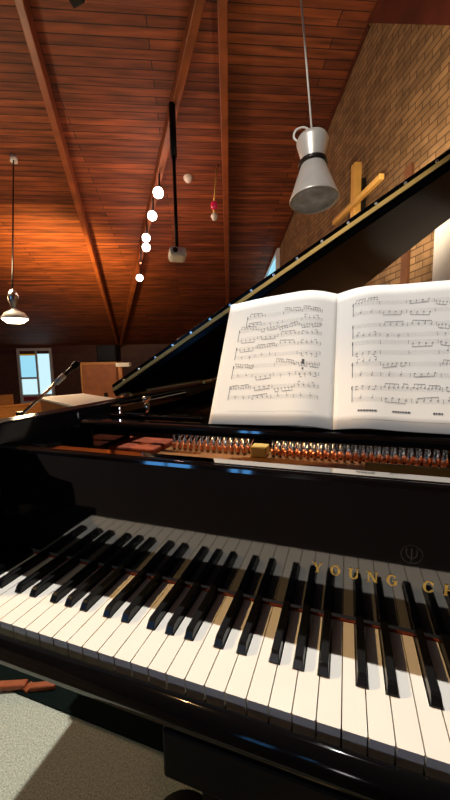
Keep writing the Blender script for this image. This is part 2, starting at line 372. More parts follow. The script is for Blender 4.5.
# boundary index b: b=0 lies between E and F, so white key b (left edge b) is F for b=0
names = 'FGABCDE'
def wname(b): return names[b % 7]
HB = 0.0062
gap = 0.0006
wm = [M['ivory'], M['ivory']]
for b in range(-26, 26):
    nm = wname(b); x0 = b*P_+gap; x1 = (b+1)*P_-gap; l0 = x0; l1 = x1
    lf = names[(b-1) % 7]
    if lf in OFF and b > -26: l0 = b*P_+OFF[lf]+HB+0.0006
    if nm in OFF and b < 25: l1 = (b+1)*P_+OFF[nm]-HB-0.0006
    mb = MB()
    yb_ = 0.0505
    poly = [(x0,0.0012),(x0+0.001,0),(x1-0.001,0),(x1,0.0012),(x1,yb_),(l1,yb_),(l1,0.146),(l0,0.146),(l0,yb_),(x0,yb_)]
    poly = [p for i, p in enumerate(poly) if i == 0 or (abs(p[0]-poly[i-1][0])+abs(p[1]-poly[i-1][1])) > 1e-6]
    mb.prism([(x,y,-0.0022) for x, y in poly], (0,0,0.0022))
    mb.box((x0+0.0004,0.0016,-0.021),(x1-0.0004,0.0505,-0.0022))
    mb.box((max(x0,l0)+0.0004,0.0505,-0.021),(min(x1,l1)-0.0004,0.146,-0.0022))
    part(mb, 'white_key', M['ivory'])
proto = None
for b in range(-26, 25):
    nm = wname(b)
    if nm not in OFF: continue
    xc = (b+1)*P_+OFF[nm]
    if proto is None:
        mb = MB(); w0, w1 = 0.0058, 0.0046
        rings = [(0.0502,-0.004,w0),(0.0505,0.002,w0),(0.0545,0.0095,w1+0.0004),(0.0575,0.0112,w1),(0.146,0.0118,w1)]
        vs = [(-w0,0.0502,-0.004),(w0,0.0502,-0.004),(-w0,0.0504,0.002),(w0,0.0504,0.002),(-w1-.0003,0.0545,0.0092),(w1+.0003,0.0545,0.0092),(-w1,0.0580,0.0114),(w1,0.0580,0.0114),(-w1,0.146,0.0118),(w1,0.146,0.0118),(-w0,0.146,-0.004),(w0,0.146,-0.004)]
        mb.add(vs, [(0,1,3,2),(2,3,5,4),(4,5,7,6),(6,7,9,8),(8,9,11,10),(10,11,1,0),(0,2,4,6,8,10),(11,9,7,5,3,1)])
        proto = part(mb, 'black_key', M['ebony'], bevel=0.0009); base = xc
        proto.location.x += xc; continue
    k = proto.copy(); col.objects.link(k); k.location.x = xc
# plate, pin block, tuning pins, felt, brass bar
mb = MB(); pp = [p for p in inset(outer, 0.05)]
pp = [p for p in pp if p.y > 0.36]; pp = [Vector((-0.68,0.36))]+pp+[Vector((0.68,0.36))]
part(MB().prism([(p.x,p.y,0.098) for p in pp], (0,0,0.03)), 'iron_plate', M['plate'], bevel=0.002)
part(MB().box((-0.66,0.385,0.1285),(-0.50,0.50,0.143)), 'felt_cover', M['red'], bevel=0.004)
part(MB().box((-0.685,0.535,0.1285),(0.685,0.56,0.200)), 'damper_rail', M['satin'], bevel=0.004)
part(MB().box((-0.276,0.435,0.1285),(-0.240,0.475,0.152)), 'plate_strut', M['label'], bevel=0.002)
part(MB().box((-0.035,0.398,0.1285),(0.115,0.406,0.146)), 'plate_label', M['label'], bevel=0.001)
mb = MB(); mb.tube([(0,0,0.135),(0,0,0.168)], 0.0032, 0, 8); mb.tube([(0,0,0.139),(0,0,0.152)], 0.0052, 1, 10); mb.box((-0.0022,-0.0022,0.168),(0.0022,0.0022,0.172),0)
mb.bar((0,0.004,0.146),(0,0.065,0.166),0.0016,0.0016,1)
proto = None
cols = [-0.478+i*0.0153 for i in range(13)] + [-0.226+i*0.0153 for i in range(23)]
spots = [(x, 0.452) for x in cols] + [(x+0.0075, 0.468) for x in cols] + [(0.13+i*0.0215, 0.456) for i in range(24)]
for x, y in spots:
    if proto is None: proto = part(mb, 'tuning_pin', [M['steel'], M['copper']]); proto.location += Vector((x,y,-0.006)); continue
    k = proto.copy(); col.objects.link(k); k.location = (x, y, -0.006)
for i in range(60):
    x = -0.60+i*0.0205; ye = 1.42-max(0, x+0.40)*0.66-abs(min(0, x+0.45))*0.3
    part(MB().tube([(x,0.565,0.158),(x+0.02,ye,0.158)], 0.0007, 0, 5), 'string', M['copper'])
# music desk: shelf, sloping panel, side rails
part(MB().box((-0.66,0.325,0.195),(0.66,0.365,0.217)), 'music_shelf', M['black'], bevel=0.009, seg=3)
th = math.radians(30); DU = Vector((0,math.sin(th),math.cos(th))); DN = Vector((0,-math.cos(th),math.sin(th)))   # up the desk, towards the reader
b0 = Vector((0,0.357,0.2175))
part(MB().prism([b0+Vector((-0.31,0,0)), b0+Vector((0.45,0,0)), b0+Vector((0.45,0,0))+DU*0.23, b0+Vector((0.38,0,0))+DU*0.26, b0+Vector((-0.26,0,0))+DU*0.26, b0+Vector((-0.31,0,0))+DU*0.23], -DN*0.014), 'music_desk', M['black'], bevel=0.004)
for s in (-1, 1):
    part(MB().bar((0.61*s,0.40,0.232),(0.588*s,0.73,0.236),0.030,0.022), 'desk_rail', M['satin'] if s > 0 else M['strip'], bevel=0.003)
    part(MB().box((0.655*s-0.03,0.33,0.13),(0.655*s+0.03,0.48,0.2)), 'rail_support', M['black'], bevel=0.004)
part(MB().tube([(-0.55,0.45,0.215),(-0.55,0.45,0.25)],0.006,0,12).tube([(-0.55,0.45,0.25),(-0.55,0.45,0.262)],0.011,0,12), 'desk_knob', M['chrome'])
part(MB().box((-0.66,0.44,0.199),(-0.40,0.455,0.213)), 'desk_brace', M['black'], bevel=0.003)
# lid with folded front flap
LA = math.atan(0.57); LU = Vector((math.cos(LA),0,math.sin(LA))); LN = Vector((-math.sin(LA),0,math.cos(LA))); LO = Vector((-0.735,0,0.243))
def lp(u, y, n=0): return LO + LU*u + Vector((0,y,0)) + LN*n
lo = [(0.0,0.57),(1.49,0.57),(1.50,0.70)] + [(p.x+0.74+ (0.02 if p.x > 0 else 0), p.y+0.012) for p in reversed(tail[:-2])]
lid = part(MB().prism([lp(u,y) for u,y in lo], LN*0.020), 'lid', M['lidm'], bevel=0.003)
part(MB().prism([lp(u,y,0.0225) for u,y in ((0.0,0.578),(1.47,0.578),(1.47,1.0),(1.1,1.02),(0.0,1.02))], LN*0.018), 'lid_flap', M['lidm'], lid, bevel=0.003)
mbh = MB(); mbh.bar(lp(0.01,0.569,0.0212), lp(1.48,0.569,0.0212), 0.012, 0.009, 0, up=LN)
part(mbh, 'lid_hinge', M['brass'], lid)
for i in range(22):
    c = lp(0.05+i*0.066,0.5715,0.031)
    if i == 0: scr = part(MB().tube([c+Vector((0,0.006,0)), c-Vector((0,0.002,0))], 0.0032, 0, 8), 'hinge_screw', M['steel'], lid); continue
    k = scr.copy(); col.objects.link(k); k.location = LU*(i*0.066)
for y in (0.66, 1.28):
    part(MB().box((-0.748,y,0.20),(-0.736,y+0.10,0.246)), 'case_hinge', M['brass'])
part(MB().bar((0.69,0.62,0.235), tuple(lp(1.30,0.66,-0.002)), 0.02, 0.03, up=Vector((0,1,0))), 'lid_prop', M['black'], bevel=0.003)
# bottom: beams, legs, pedal lyre
part(MB().prism([(p.x,p.y,-0.06) for p in pp if True], (0,0,0.03)), 'soundboard', M['panel'])
for x, y in ((-0.60,0.60),(0.62,0.55),(-0.30,1.35)):
    lg = part(MB().prism([(x-0.055,y-0.055,-0.081),(x+0.055,y-0.055,-0.081),(x+0.055,y+0.055,-0.081),(x-0.055,y+0.055,-0.081)],(0,0,-0.05)).prism([(x-0.045,y-0.045,-0.131),(x+0.045,y-0.045,-0.131),(x+0.045,y+0.045,-0.131),(x-0.045,y+0.045,-0.131)],(0,0,-0.535)), 'leg', M['black'], bevel=0.004)
    part(MB().lathe([(0,0),(0.02,0),(0.034,0.012),(0.034,0.045),(0.02,0.07),(0,0.07)], Matrix.Translation((x,y,FLOOR+0.0065)), 16), 'caster', M['brass'], lg)
ly = part(MB().box((-0.09,0.56,-0.64),(-0.06,0.60,-0.09)).box((0.06,0.56,-0.64),(0.09,0.60,-0.09)).box((-0.13,0.53,-0.70),(0.13,0.63,-0.63)).box((-0.14,0.54,-0.09),(0.14,0.62,-0.06)), 'pedal_lyre', M['black'], bevel=0.004)
for x in (-0.07,0,0.07): part(MB().box((x-0.013,0.44,-0.672),(x+0.013,0.53,-0.66)), 'pedal', M['brass'], ly, bevel=0.003)
part(MB().box((-0.685,0.30,-0.10),(0.685,0.36,-0.0555)), 'key_bed_rail', M['satin'])

# ------------------------------------------------------------------ music book
book = thing('music_book', 'open white book of printed piano music on the music desk', 'music book', (-0.094,0.345,0.2185))
GX = -0.094; PW = 0.243; PH = 0.305
b1 = Vector((0,0.341,0.2195))
def page(side, u, v, n=0.0):                 # u: 0 gutter..1 edge, v: 0 foot..1 head
    hump = 0.010*math.exp(-((u-0.22)/0.2)**2)*(1-math.exp(-u/0.05)) + 0.006*math.sin(math.pi*min(1,u))
    skew = 0.006*v if side < 0 else 0.0
    x = GX + side*u*(PW - (0.004*v if side < 0 else 0))
    lift = (0.012*u*v if side > 0 else -0.008*(u*u)*v + 0.010*math.sin(math.pi*min(1,u*1.1))*v*0.6)
    return b1 + Vector((x,0,0)) + DU*(v*PH+lift) + DN*(0.003+hump+n)
for side in (-1, 1):
    NU, NV = 28, 12; mb = MB(); vs = []; fs = []
    for nn in (0.0, -0.0035):
        for i in range(NU+1):
            for j in range(NV+1): vs.append(page(side, i/NU, j/NV, nn))
    S = (NU+1)*(NV+1); idx = lambda i, j, k=0: k*S+i*(NV+1)+j
    for i in range(NU):
        for j in range(NV):
            fs.append((idx(i,j),idx(i+1,j),idx(i+1,j+1),idx(i,j+1))); fs.append((idx(i,j,1),idx(i,j+1,1),idx(i+1,j+1,1),idx(i+1,j,1)))
    for i in range(NU):
        fs.append((idx(i,0),idx(i,0,1),idx(i+1,0,1),idx(i+1,0))); fs.append((idx(i,NV),idx(i+1,NV),idx(i+1,NV,1),idx(i,NV,1)))
    for j in range(NV):
        fs.append((idx(0,j),idx(0,j+1),idx(0,j+1,1),idx(0,j,1))); fs.append((idx(NU,j),idx(NU,j,1),idx(NU,j+1,1),idx(NU,j+1)))
    mb.add(vs, fs, 0, True)
    pg = part(mb, 'page', M['paper'], book)
    nb = MB(); rnd = random.Random(3 if side < 0 else 11)
    def q(u0, v0, u1, v1, u2=None, v2=None, u3=None, v3=None):
        pts = [(u0,v0),(u1,v0),(u1,v1),(u0,v1)] if u2 is None else [(u0,v0),(u1,v1),(u2,v2),(u3,v3)]
        nb.add([page(side, abs(a), b, 0.0005) for a, b in pts], [(0,1,2,3)])
    def hline(ua, ub, v, tk):
        n = 12
        for i in range(n):
            a = ua+(ub-ua)*i/n; b = ua+(ub-ua)*(i+1)/n; q(a, v-tk/2, b, v+tk/2)
    tops = [0.845,0.735,0.585,0.435,0.275] if side < 0 else [0.87,0.70,0.575,0.425,0.265]
    ua, ub = (0.12, 0.86) if side < 0 else (0.13, 0.93)
    for si, tv in enumerate(tops):
        if side < 0 and si == 0: a_, b_ = 0.12, 0.80
        else: a_, b_ = ua, ub
        for k, sv in enumerate((tv, tv-0.072)):
            for l in range(5): hline(a_, b_, sv-l*0.0062, 0.0005)
            ms = [a_+(b_-a_)*i/4 for i in range(5)]
            for m_ in ms: q(m_-0.0012, sv-0.0248, m_+0.0012, sv)
            for mi in range(4):
                if rnd.random() < 0.12: continue
                cnt = rnd.choice([4,6,8] if k == 0 else [2,4,4]); y0_ = rnd.uniform(-0.02,0.0); sl_ = rnd.uniform(-0.004,0.004)
                up_ = rnd.random() < 0.5; xs = []
                for c in range(cnt):
                    u = ms[mi]+(b_-a_)/4*(c+0.7)/(cnt+0.5); v = sv+y0_+sl_*c+rnd.choice([-1,0,1])*0.003; xs.append((u,v))
                    du, dv = 0.0056, 0.0030
                    nb.add([page(side,u+du*math.cos(t)*0.9,v+dv*math.sin(t),0.0006) for t in [i*math.pi/4 for i in range(8)]], [tuple(range(8))])
                    sx = u+(0.006 if up_ else -0.006); q(sx-0.0009, min(v,v+(0.022 if up_ else -0.022)), sx+0.0009, max(v,v+(0.022 if up_ else -0.022)))
                if cnt >= 4:
                    for g in range(0, cnt-1, 4):
                        p1 = xs[g]; p2 = xs[min(g+3,cnt-1)]; d_ = 0.022 if up_ else -0.022; ox = 0.006 if up_ else -0.006
                        q(p1[0]+ox, p1[1]+d_-0.0014, p2[0]+ox, p2[1]+d_-0.0014, p2[0]+ox, p2[1]+d_+0.0016, p1[0]+ox, p1[1]+d_+0.0016)
        lft = b_ if side < 0 else a_
        q(lft-0.0022, tv-0.10, lft+0.0022, tv+0.004)
        q((a_ if side > 0 else b_)-0.006, tv-0.02, (a_ if side > 0 else b_)+0.002, tv-0.005)
    if side > 0:
        for a, b in ((0.17,0.30),(0.40,0.52),(0.66,0.72)):
            u = a
            while u < b: wd = rnd.uniform(0.008,0.02); q(u, 0.104, min(u+wd,b), 0.114); u += wd+0.003
        hline(0.13,0.93,0.055,0.001)
    if side < 0: q(0.24,0.415,0.262,0.45); q(0.245,0.375,0.257,0.39); hline(0.15,0.85,0.09,0.001)
    part(nb, 'printed_notation', M['ink'], pg)['kind'] = 'stuff'

# ------------------------------------------------------------------ pendant lamp near the piano
def axis_frame(o, zdir):
    z = Vector(zdir).normalized(); x = Vector((1,0,0)); x = (x - z*x.dot(z)).normalized(); y = z.cross(x)
    return Matrix(((x.x,y.x,z.x,o.x),(x.y,y.y,z.y,o.y),(x.z,y.z,z.z,o.z),(0,0,0,1)))
DL = 2.35
top = at(311, 133, DL); bot = at(314, 201, DL*0.985)
axis = (top-bot).normalized()
# keep the lamp nearly plumb: blend the sight-line axis towards the vertical
axis = (axis*0.7 + Z*0.3).normalized()
cone_len = 0.405; sc = 1.0
MX = axis_frame(bot, axis)
lamp = thing('pendant_lamp', 'unlit silver hourglass-shaped pendant lamp hanging on a pale cord before the brick wall', 'lamp', bot)
part(MB().lathe([(0.160,0.0),(0.163,0.004),(0.160,0.012),(0.082,0.235),(0.078,0.24),(0.074,0.235),(0.150,0.012),(0.152,0.0),(0.160,0.0)], MX, 40), 'shade', M['alu'], lamp)
part(MB().lathe([(0.076,0.236),(0.094,0.240),(0.096,0.248),(0.094,0.262),(0.080,0.268),(0.0,0.268)], MX, 36), 'collar', M['darkmetal'], lamp)
part(MB().lathe([(0.074,0.268),(0.078,0.285),(0.106,0.395),(0.106,0.402),(0.096,0.425),(0.060,0.445),(0.0,0.450)], MX, 36), 'lamp_housing', M['alu'], lamp)
part(MB().lathe([(0.0,0.016),(0.08,0.014),(0.147,0.010),(0.149,0.02),(0.0,0.03)], MX, 36), 'lens', M['lens'], lamp)
tp = MX @ Vector((0,0,0.45))
part(MB().tube(smooth([MX @ Vector((-0.085,-0.03,0.40)), MX @ Vector((-0.118,-0.03,0.44)), MX @ Vector((-0.105,-0.025,0.49)), MX @ Vector((-0.055,-0.015,0.505)), MX @ Vector((-0.015,0,0.48)), tp]), 0.007, 0, 8), 'cable_loop', M['plastic'], lamp)
ct = on_plane(298, 0, room(0,0,HR), Z)
dirc = (at(298,0,DL*1.0) - tp); dirc = dirc/dirc.z
tt = tp + (dirc*0.8+Vector((0,0,0.2)))*(C3.z+HR-tp.z)
part(MB().tube([tp-axis*0.01, tt], 0.0062, 0, 8), 'cord', M['plastic'], lamp)
part(MB().lathe([(0,0),(0.05,0),(0.06,-0.03),(0.0,-0.035)], Matrix.Translation(tt), 20), 'ceiling_rose', M['plastic'], lamp)

# lit pendant far left
def to_ceiling(px, py): return on_plane(px, py, ceil_p, CN)
cp = to_ceiling(13.5, 156); dd = (cp-C3).dot(R2)*0.86
c0 = at(15, 318, dd)
lamp2 = thing('pendant_lamp', 'lit pendant lamp with bright white shade hanging at left above the door', 'lamp', c0)
sc = dd/345
T2 = Matrix.Translation(c0)
part(MB().lathe([(12*sc,-1*sc),(12.2*sc,0.5*sc),(9*sc,5*sc),(3*sc,8*sc),(2.4*sc,9*sc),(0,9*sc)], T2, 28), 'shade', M['plastic'], lamp2)
part(MB().lathe([(0,-5.5*sc),(7*sc,-5*sc),(11.6*sc,-1.5*sc),(11.4*sc,-0.5*sc),(0,-0.4*sc)], T2, 28), 'diffuser', M['glow'], lamp2)
part(MB().lathe([(2.4*sc,9*sc),(3*sc,12*sc),(4.6*sc,16*sc),(5.2*sc,20*sc),(4.4*sc,24*sc),(1.4*sc,28*sc),(0,28*sc)], T2, 20), 'lamp_housing', M['steel'], lamp2)
part(MB().tube([c0+Z*28*sc, cp], 0.010, 0, 6), 'cord', M['darkmetal'], lamp2)
part(MB().lathe([(0,0),(0.05,0),(0.05,-0.09),(0.0,-0.1)], Matrix.Translation(cp), 16), 'ceiling_rose', M['plastic'], lamp2)

# projector on a black pole
cp3 = on_plane(172, 106, ceil_p-CN*0.21, CN); d3 = (cp3-C3).dot(R2); pb = at(177, 249, d3*0.985)
prj = thing('hanging_projector', 'white box-shaped projector hanging from the ceiling on a black pole', 'projector', pb)
pm = cp3.lerp(pb, 0.36)
part(MB().tube([cp3+Z*0.02, pm], 0.042, 0, 10), 'pole', M['satin'], prj)
part(MB().tube([pm, pb], 0.022, 0, 10), 'pole', M['satin'], prj)
u_ = d3/345
Mp = Matrix.Translation(pb) @ Matrix.Rotation(math.radians(35), 4, 'Z') @ Matrix.Rotation(math.radians(-14), 4, 'X')
part(MB().box((-8.5*u_,-8*u_,-11*u_),(8.5*u_,8*u_,-1*u_),0,Mp), 'body', M['plastic'], prj, bevel=0.04)
part(MB().box((-3*u_,-3*u_,-1.5*u_),(3*u_,3*u_,0.6*u_),0,Mp), 'mounting_plate', M['darkmetal'], prj)
part(MB().tube([Mp @ Vector((-3*u_,-8*u_,-6*u_)), Mp @ Vector((-3*u_,-9*u_,-6*u_))], 2.5*u_, 0, 14), 'lens', M['darkmetal'], prj)

# spotlights along the middle rafter
bl = on_plane(199,0,ceil_p,CN); b2 = on_plane(121,342,ceil_p,CN)
def spot_thing(px, py, r, where, lit=True):
    c = on_plane(px, py, ceil_p-CN*0.62, CN); d = (c-C3).dot(R2); s = r*d/345
    o = thing('spotlight', ('lit round spotlight' if lit else 'dim reddish spotlight') + ' on the middle rafter, ' + where, 'spotlight', c, 'spotlights on the middle rafter')
    aim = (C3 + Vector((-1.0,0,-0.6)) - c).normalized(); Ms = axis_frame(c, aim)
    part(MB().lathe([(0,s*0.15),(s*0.55,0.1*s),(s*0.95,-0.05*s),(s*1.0,-0.35*s),(s*0.8,-0.9*s),(0,-1.0*s)] if lit else [(0,s*0.3),(s*0.4,0),(s*0.3,-s*0.8),(0,-s)], Ms, 20), 'bulb', M['bulb'] if lit else M['dimbulb'], o)
    part(MB().lathe([(s*0.82,-0.85*s),(s*0.8,-1.4*s),(s*0.5,-2.1*s),(0,-2.1*s)], Ms, 16), 'lamp_housing', M['darkmetal'], o)
    e1 = Ms @ Vector((0,0,-2.0*s)); n = e1 + CN*((ceil_p-e1).dot(CN))
    part(MB().tube([e1, n], 0.014, 0, 8), 'stem', M['darkmetal'], o)
    return c
SP = [spot_thing(158,193,5.2,'highest and nearest of the row'), spot_thing(152,216,4.6,'second from the top'), spot_thing(146,238,4.0,'upper of the close pair'),
      spot_thing(146,247.5,4.0,'lower of the close pair'), spot_thing(140.5,263,2.6,'between the close pair and the lowest lamp',False), spot_thing(139.5,278,3.4,'lowest and farthest of the row')]

# small hanging lamp, sockets
cr = to_ceiling(217,165); dr = (cr-C3).dot(R2); c5 = at(214,206,dr*0.98); s = dr/345
san = thing('hanging_sanctuary_lamp', 'small red glass lamp with pale base hanging beside the right rafter', 'lamp', c5)
part(MB().lathe([(0,-4*s),(2.6*s,-3*s),(3.6*s,0),(2.8*s,3.5*s),(0,4.5*s)], Matrix.Translation(c5), 12), 'red_glass', M['redglass'], san)
part(MB().lathe([(0,-14*s),(2.0*s,-13*s),(3.6*s,-9.5*s),(2.2*s,-7*s),(0,-6*s)], Matrix.Translation(c5), 14), 'base', M['plastic'], san)
part(MB().tube([c5-Z*7*s, c5-Z*3*s], 0.02, 0, 6), 'link', M['brass'], san)
part(MB().tube([c5+Z*3.5*s, cr], 0.010, 0, 6), 'cord', M['brass'], san)
c6 = to_ceiling(188,177.5); Mc = axis_frame(c6, -CN)
o6 = MB().lathe([(0.075,-0.0),(0.07,0.03),(0.045,0.07),(0,0.085)], Mc, 18).build('ceiling_socket', M['plastic']); tag(o6, 'small white round socket on the ceiling right of the black pole', 'socket')
c7 = to_ceiling(76,-3); Mc = axis_frame(c7, -CN)
o7 = MB().box((-0.07,-0.05,0.0),(0.07,0.05,0.04),0,Mc).build('ceiling_vent', M['satin'], bevel=0.01); tag(o7, 'small dark vent box on the ceiling at the top edge', 'vent')

# ------------------------------------------------------------------ cross and banner on the brick wall
def onw(px, py, off=0): e, a, h = eah(on_plane(px, py, room(WR-off, 0, 0), E)); return a, h
acx, hct = onw(356.5,164,0.10); _, hcb = onw(361,262,0.10)
cross = thing('wooden_cross', 'tall pale wooden cross mounted on the brick wall behind the raised lid', 'cross', room(WR-0.10, acx, hcb))
FR0 = frame(room(WR, 0, 0), W, Z); zc = -sgn
part(MB().box((acx-0.05,hcb-0.5,0.06*zc),(acx+0.05,hct,0.14*zc),0,FR0), 'upright', M['cross'], cross, bevel=0.006)
al, hl = onw(333,217,0.18); ar, hr_ = onw(382,183,0.18); hm = (hl+hr_)/2
part(MB().box((ar+0.03,hm-0.027,0.141*zc),(al,hm+0.027,0.19*zc),0,FR0), 'crossbar', M['cross'], cross, bevel=0.006)
part(MB().box((acx-0.04,hm-0.3,0.001*zc),(acx+0.04,hm+0.3,0.06*zc),0,FR0), 'wall_bracket', M['darkmetal'], cross)
ab, hb1 = onw(438,163,0.03)
ban = thing('wall_banner', 'long white cloth banner hanging on the brick wall at the right edge', 'banner', room(WR-0.03, ab-0.3, hb1-1.5))
mb = MB(); N = 16
for k in range(N):
    a0 = ab-0.62*k/N; a1 = ab-0.62*(k+1)/N; w0 = 0.03+0.008*math.sin(k*1.1); w1 = 0.03+0.008*math.sin((k+1)*1.1)
    mb.add([FR0 @ Vector(p) for p in ((a0,hb1-1.45,w0*zc),(a1,hb1-1.45,w1*zc),(a1,hb1,w1*zc),(a0,hb1,w0*zc),(a0,hb1-1.45,(w0-0.004)*zc),(a1,hb1-1.45,(w1-0.004)*zc),(a1,hb1,(w1-0.004)*zc),(a0,hb1,(w0-0.004)*zc))], [(0,1,2,3),(7,6,5,4),(0,4,5,1),(2,6,7,3)], 0, True)
part(mb, 'cloth', M['white'], ban)
part(MB().tube([FR0 @ Vector((ab+0.03,hb1+0.01,0.03*zc)), FR0 @ Vector((ab-0.66,hb1+0.01,0.03*zc))], 0.014, 0, 10), 'rod', M['oak'], ban)
acd, hcd1 = onw(411,166); _, hcd0 = onw(414,290)
struct(MB().box((acd-0.05,hcd0-0.6,0.002*zc),(acd+0.05,hcd1,0.03*zc),0,FR0).build('trim_4', M['panel']))

# ------------------------------------------------------------------ things beyond the piano, left
LE = Vector((R0.x,R0.y,0)).normalized(); LWd = Vector((R2.x,R2.y,0)).normalized()
def lev(x, z, h): return C3 + LE*x + LWd*z + Z*h
# table with white top
ctr = lev(-1.55,3.72,0); ax = (LE*0.68-LWd*0.73).normalized(); ay = Z.cross(ax)
ht = -0.40
tab = thing('side_table', 'orange-brown wooden box table with a white top behind the piano', 'table', Vector((ctr.x,ctr.y,FLOOR)))
Mt = Matrix(((ax.x,ay.x,0,ctr.x),(ax.y,ay.y,0,ctr.y),(0,0,1,0),(0,0,0,1)))
zt = C3.z+ht
part(MB().box((-0.66,-0.27,zt-0.025),(0.66,0.27,zt),0,Mt), 'table_top', M['white'], tab, bevel=0.006)
part(MB().box((-0.63,-0.25,FLOOR+0.03),(0.63,0.25,zt-0.0255),0,Mt), 'cabinet_body', M['cabinet'], tab, bevel=0.006)
part(MB().box((-0.60,-0.22,FLOOR),(0.60,0.22,FLOOR+0.03),0,Mt), 'plinth', M['satin'], tab)
# microphone on boom stand
tip = at(79,362,2.7); low = at(20,416,2.35)
mic = thing('microphone_stand', 'chrome boom stand holding a dark microphone in front of the glazed door', 'microphone stand', Vector((low.x,low.y,FLOOR)))
dv = (tip-low); mid = low+dv*0.62
part(MB().tube([low-dv*0.12, mid+dv*0.05], 0.011, 0, 10), 'boom', M['chrome'], mic)
part(MB().tube([mid-dv*0.04, mid+dv*0.10], 0.022, 0, 12), 'microphone_clip', M['plastic'], mic)
m_ = part(MB().tube([mid+dv*0.08, low+dv*0.88], 0.016, 0, 12, rs=[0.012,0.019]), 'microphone', M['darkmetal'], mic)
part(MB().tube([low+dv*0.88, low+dv*0.91, low+dv*0.97, low+dv*1.0], 0.02, 0, 12, rs=[0.02,0.028,0.026,0.012]), 'grille', M['satin'], m_)
part(MB().tube([Vector((low.x,low.y,FLOOR+0.02)), low+Z*0.01], 0.012, 0, 10), 'pole', M['satin'], mic)
part(MB().tube([low-Z*0.03, low+Z*0.03], 0.024, 0, 12), 'clutch', M['darkmetal'], mic)
part(MB().lathe([(0,0),(0.15,0),(0.15,0.015),(0.03,0.03),(0,0.03)], Matrix.Translation((low.x,low.y,FLOOR)), 24), 'base', M['satin'], mic)
# pews on the main floor
MF = C3.z+MAINF
def pew(p0, p1, htop, label, d=0.42):
    dx = (p1-p0); L = Vector((dx.x,dx.y,0)).length; x = Vector((dx.x,dx.y,0)).normalized(); y = Z.cross(x)
    o = thing('pew', label, 'pew', Vector((p0.x,p0.y,MF)), 'golden pews')
    Mq = Matrix(((x.x,y.x,0,p0.x),(x.y,y.y,0,p0.y),(0,0,1,MF),(0,0,0,1)))
    part(MB().box((0,0,0.35),(L,0.04,htop),0,Mq), 'backrest', M['oak'], o, bevel=0.01)
    part(MB().box((0,-0.02,htop),(L,0.06,htop+0.05),0,Mq), 'cap_rail', M['oak'], o, bevel=0.01)
    part(MB().box((0.02,0.041,0.40),(L-0.02,d,0.44),0,Mq), 'seat', M['oak'], o, bevel=0.01)
    for a in (0.0, L-0.05): part(MB().box((a,-0.06,0.0),(a+0.05,d+0.03,0.349),0,Mq), 'end_panel', M['oak'], o, bevel=0.01)
def gp(px, py, z): return lev((px-225)/F*z, z, 0)
pew(gp(47,0,8.2), gp(-40,0,6.9), 0.74, 'golden oak pew behind the microphone stand, nearer of the two pews')
pew(gp(12,0,10.2), gp(-60,0,9.2), 0.74, 'golden oak pew farther back, at the left edge before the glazed door')
# cabinet with speaker on it, reading lamp
c8 = lev((100-225)/F*8.0, 8.0, 0); Mk = Matrix(((LE.x,LWd.x,0,c8.x),(LE.y,LWd.y,0,c8.y),(0,0,1,MF),(0,0,0,1)))
hc = 1.70-0.012
cab = thing('storage_cabinet', 'tall orange wooden cabinet against the far end, topped by a black loudspeaker', 'cabinet', Vector((c8.x,c8.y,MF)))
part(MB().box((-0.42,0.0,0),(0.42,0.5,hc),0,Mk), 'carcass', M['cabinet'], cab, bevel=0.008)
dr_ = part(MB().box((-0.38,-0.022,0.06),(0.40,-0.001,hc-0.06),0,Mk), 'door', M['cabinet'], cab, bevel=0.006)
part(MB().box((-0.42,-0.02,0.0),(-0.385,-0.001,hc),0,Mk), 'edge_strip', M['oak'], cab)
part(MB().box((-0.385,-0.02,hc-0.055),(0.42,-0.001,hc),0,Mk), 'edge_strip', M['oak'], cab)
part(MB().box((0.10,-0.05,0.82),(0.18,-0.022,0.98),0,Mk), 'handle', M['satin'], dr_, bevel=0.005)
spk = thing('loudspeaker', 'black loudspeaker standing on top of the orange wooden cabinet', 'speaker', Vector((c8.x,c8.y,MF+hc)))
part(MB().box((-0.06,0.06,hc+0.001),(0.40,0.44,hc+0.40),0,Mk), 'cabinet_body', M['satin'], spk, bevel=0.02)
part(MB().box((-0.03,0.045,hc+0.03),(0.37,0.06,hc+0.37),0,Mk), 'grille', M['satin'], spk, bevel=0.01)
# reading lamp on a wooden post
zl = 6.0; pl = lev((121.5-225)/F*zl, zl, 0); Ml = Matrix(((LE.x,LWd.x,0,pl.x),(LE.y,LWd.y,0,pl.y),(0,0,1,0),(0,0,0,1)))
hz = lambda py: C3.z-(py-361.5)/F*zl
lect = thing('reading_lamp', 'wooden post with a white horizontal reading lamp beside the storage cabinet', 'lamp', Vector((pl.x,pl.y,MF)))
part(MB().box((-0.035,-0.03,MF+0.05),(0.035,0.03,hz(367.2)),0,Ml), 'post', M['cabinet'], lect, bevel=0.006)
part(MB().box((-0.05,-0.10,hz(367)),(0.18,0.05,hz(363)),0,Ml), 'lamp_shade', M['plastic'], lect, bevel=0.008)
part(MB().lathe([(0,0),(0.2,0),(0.2,0.03),(0.05,0.05),(0,0.05)], Matrix.Translation((pl.x,pl.y,MF)), 20), 'base', M['darkmetal'], lect)

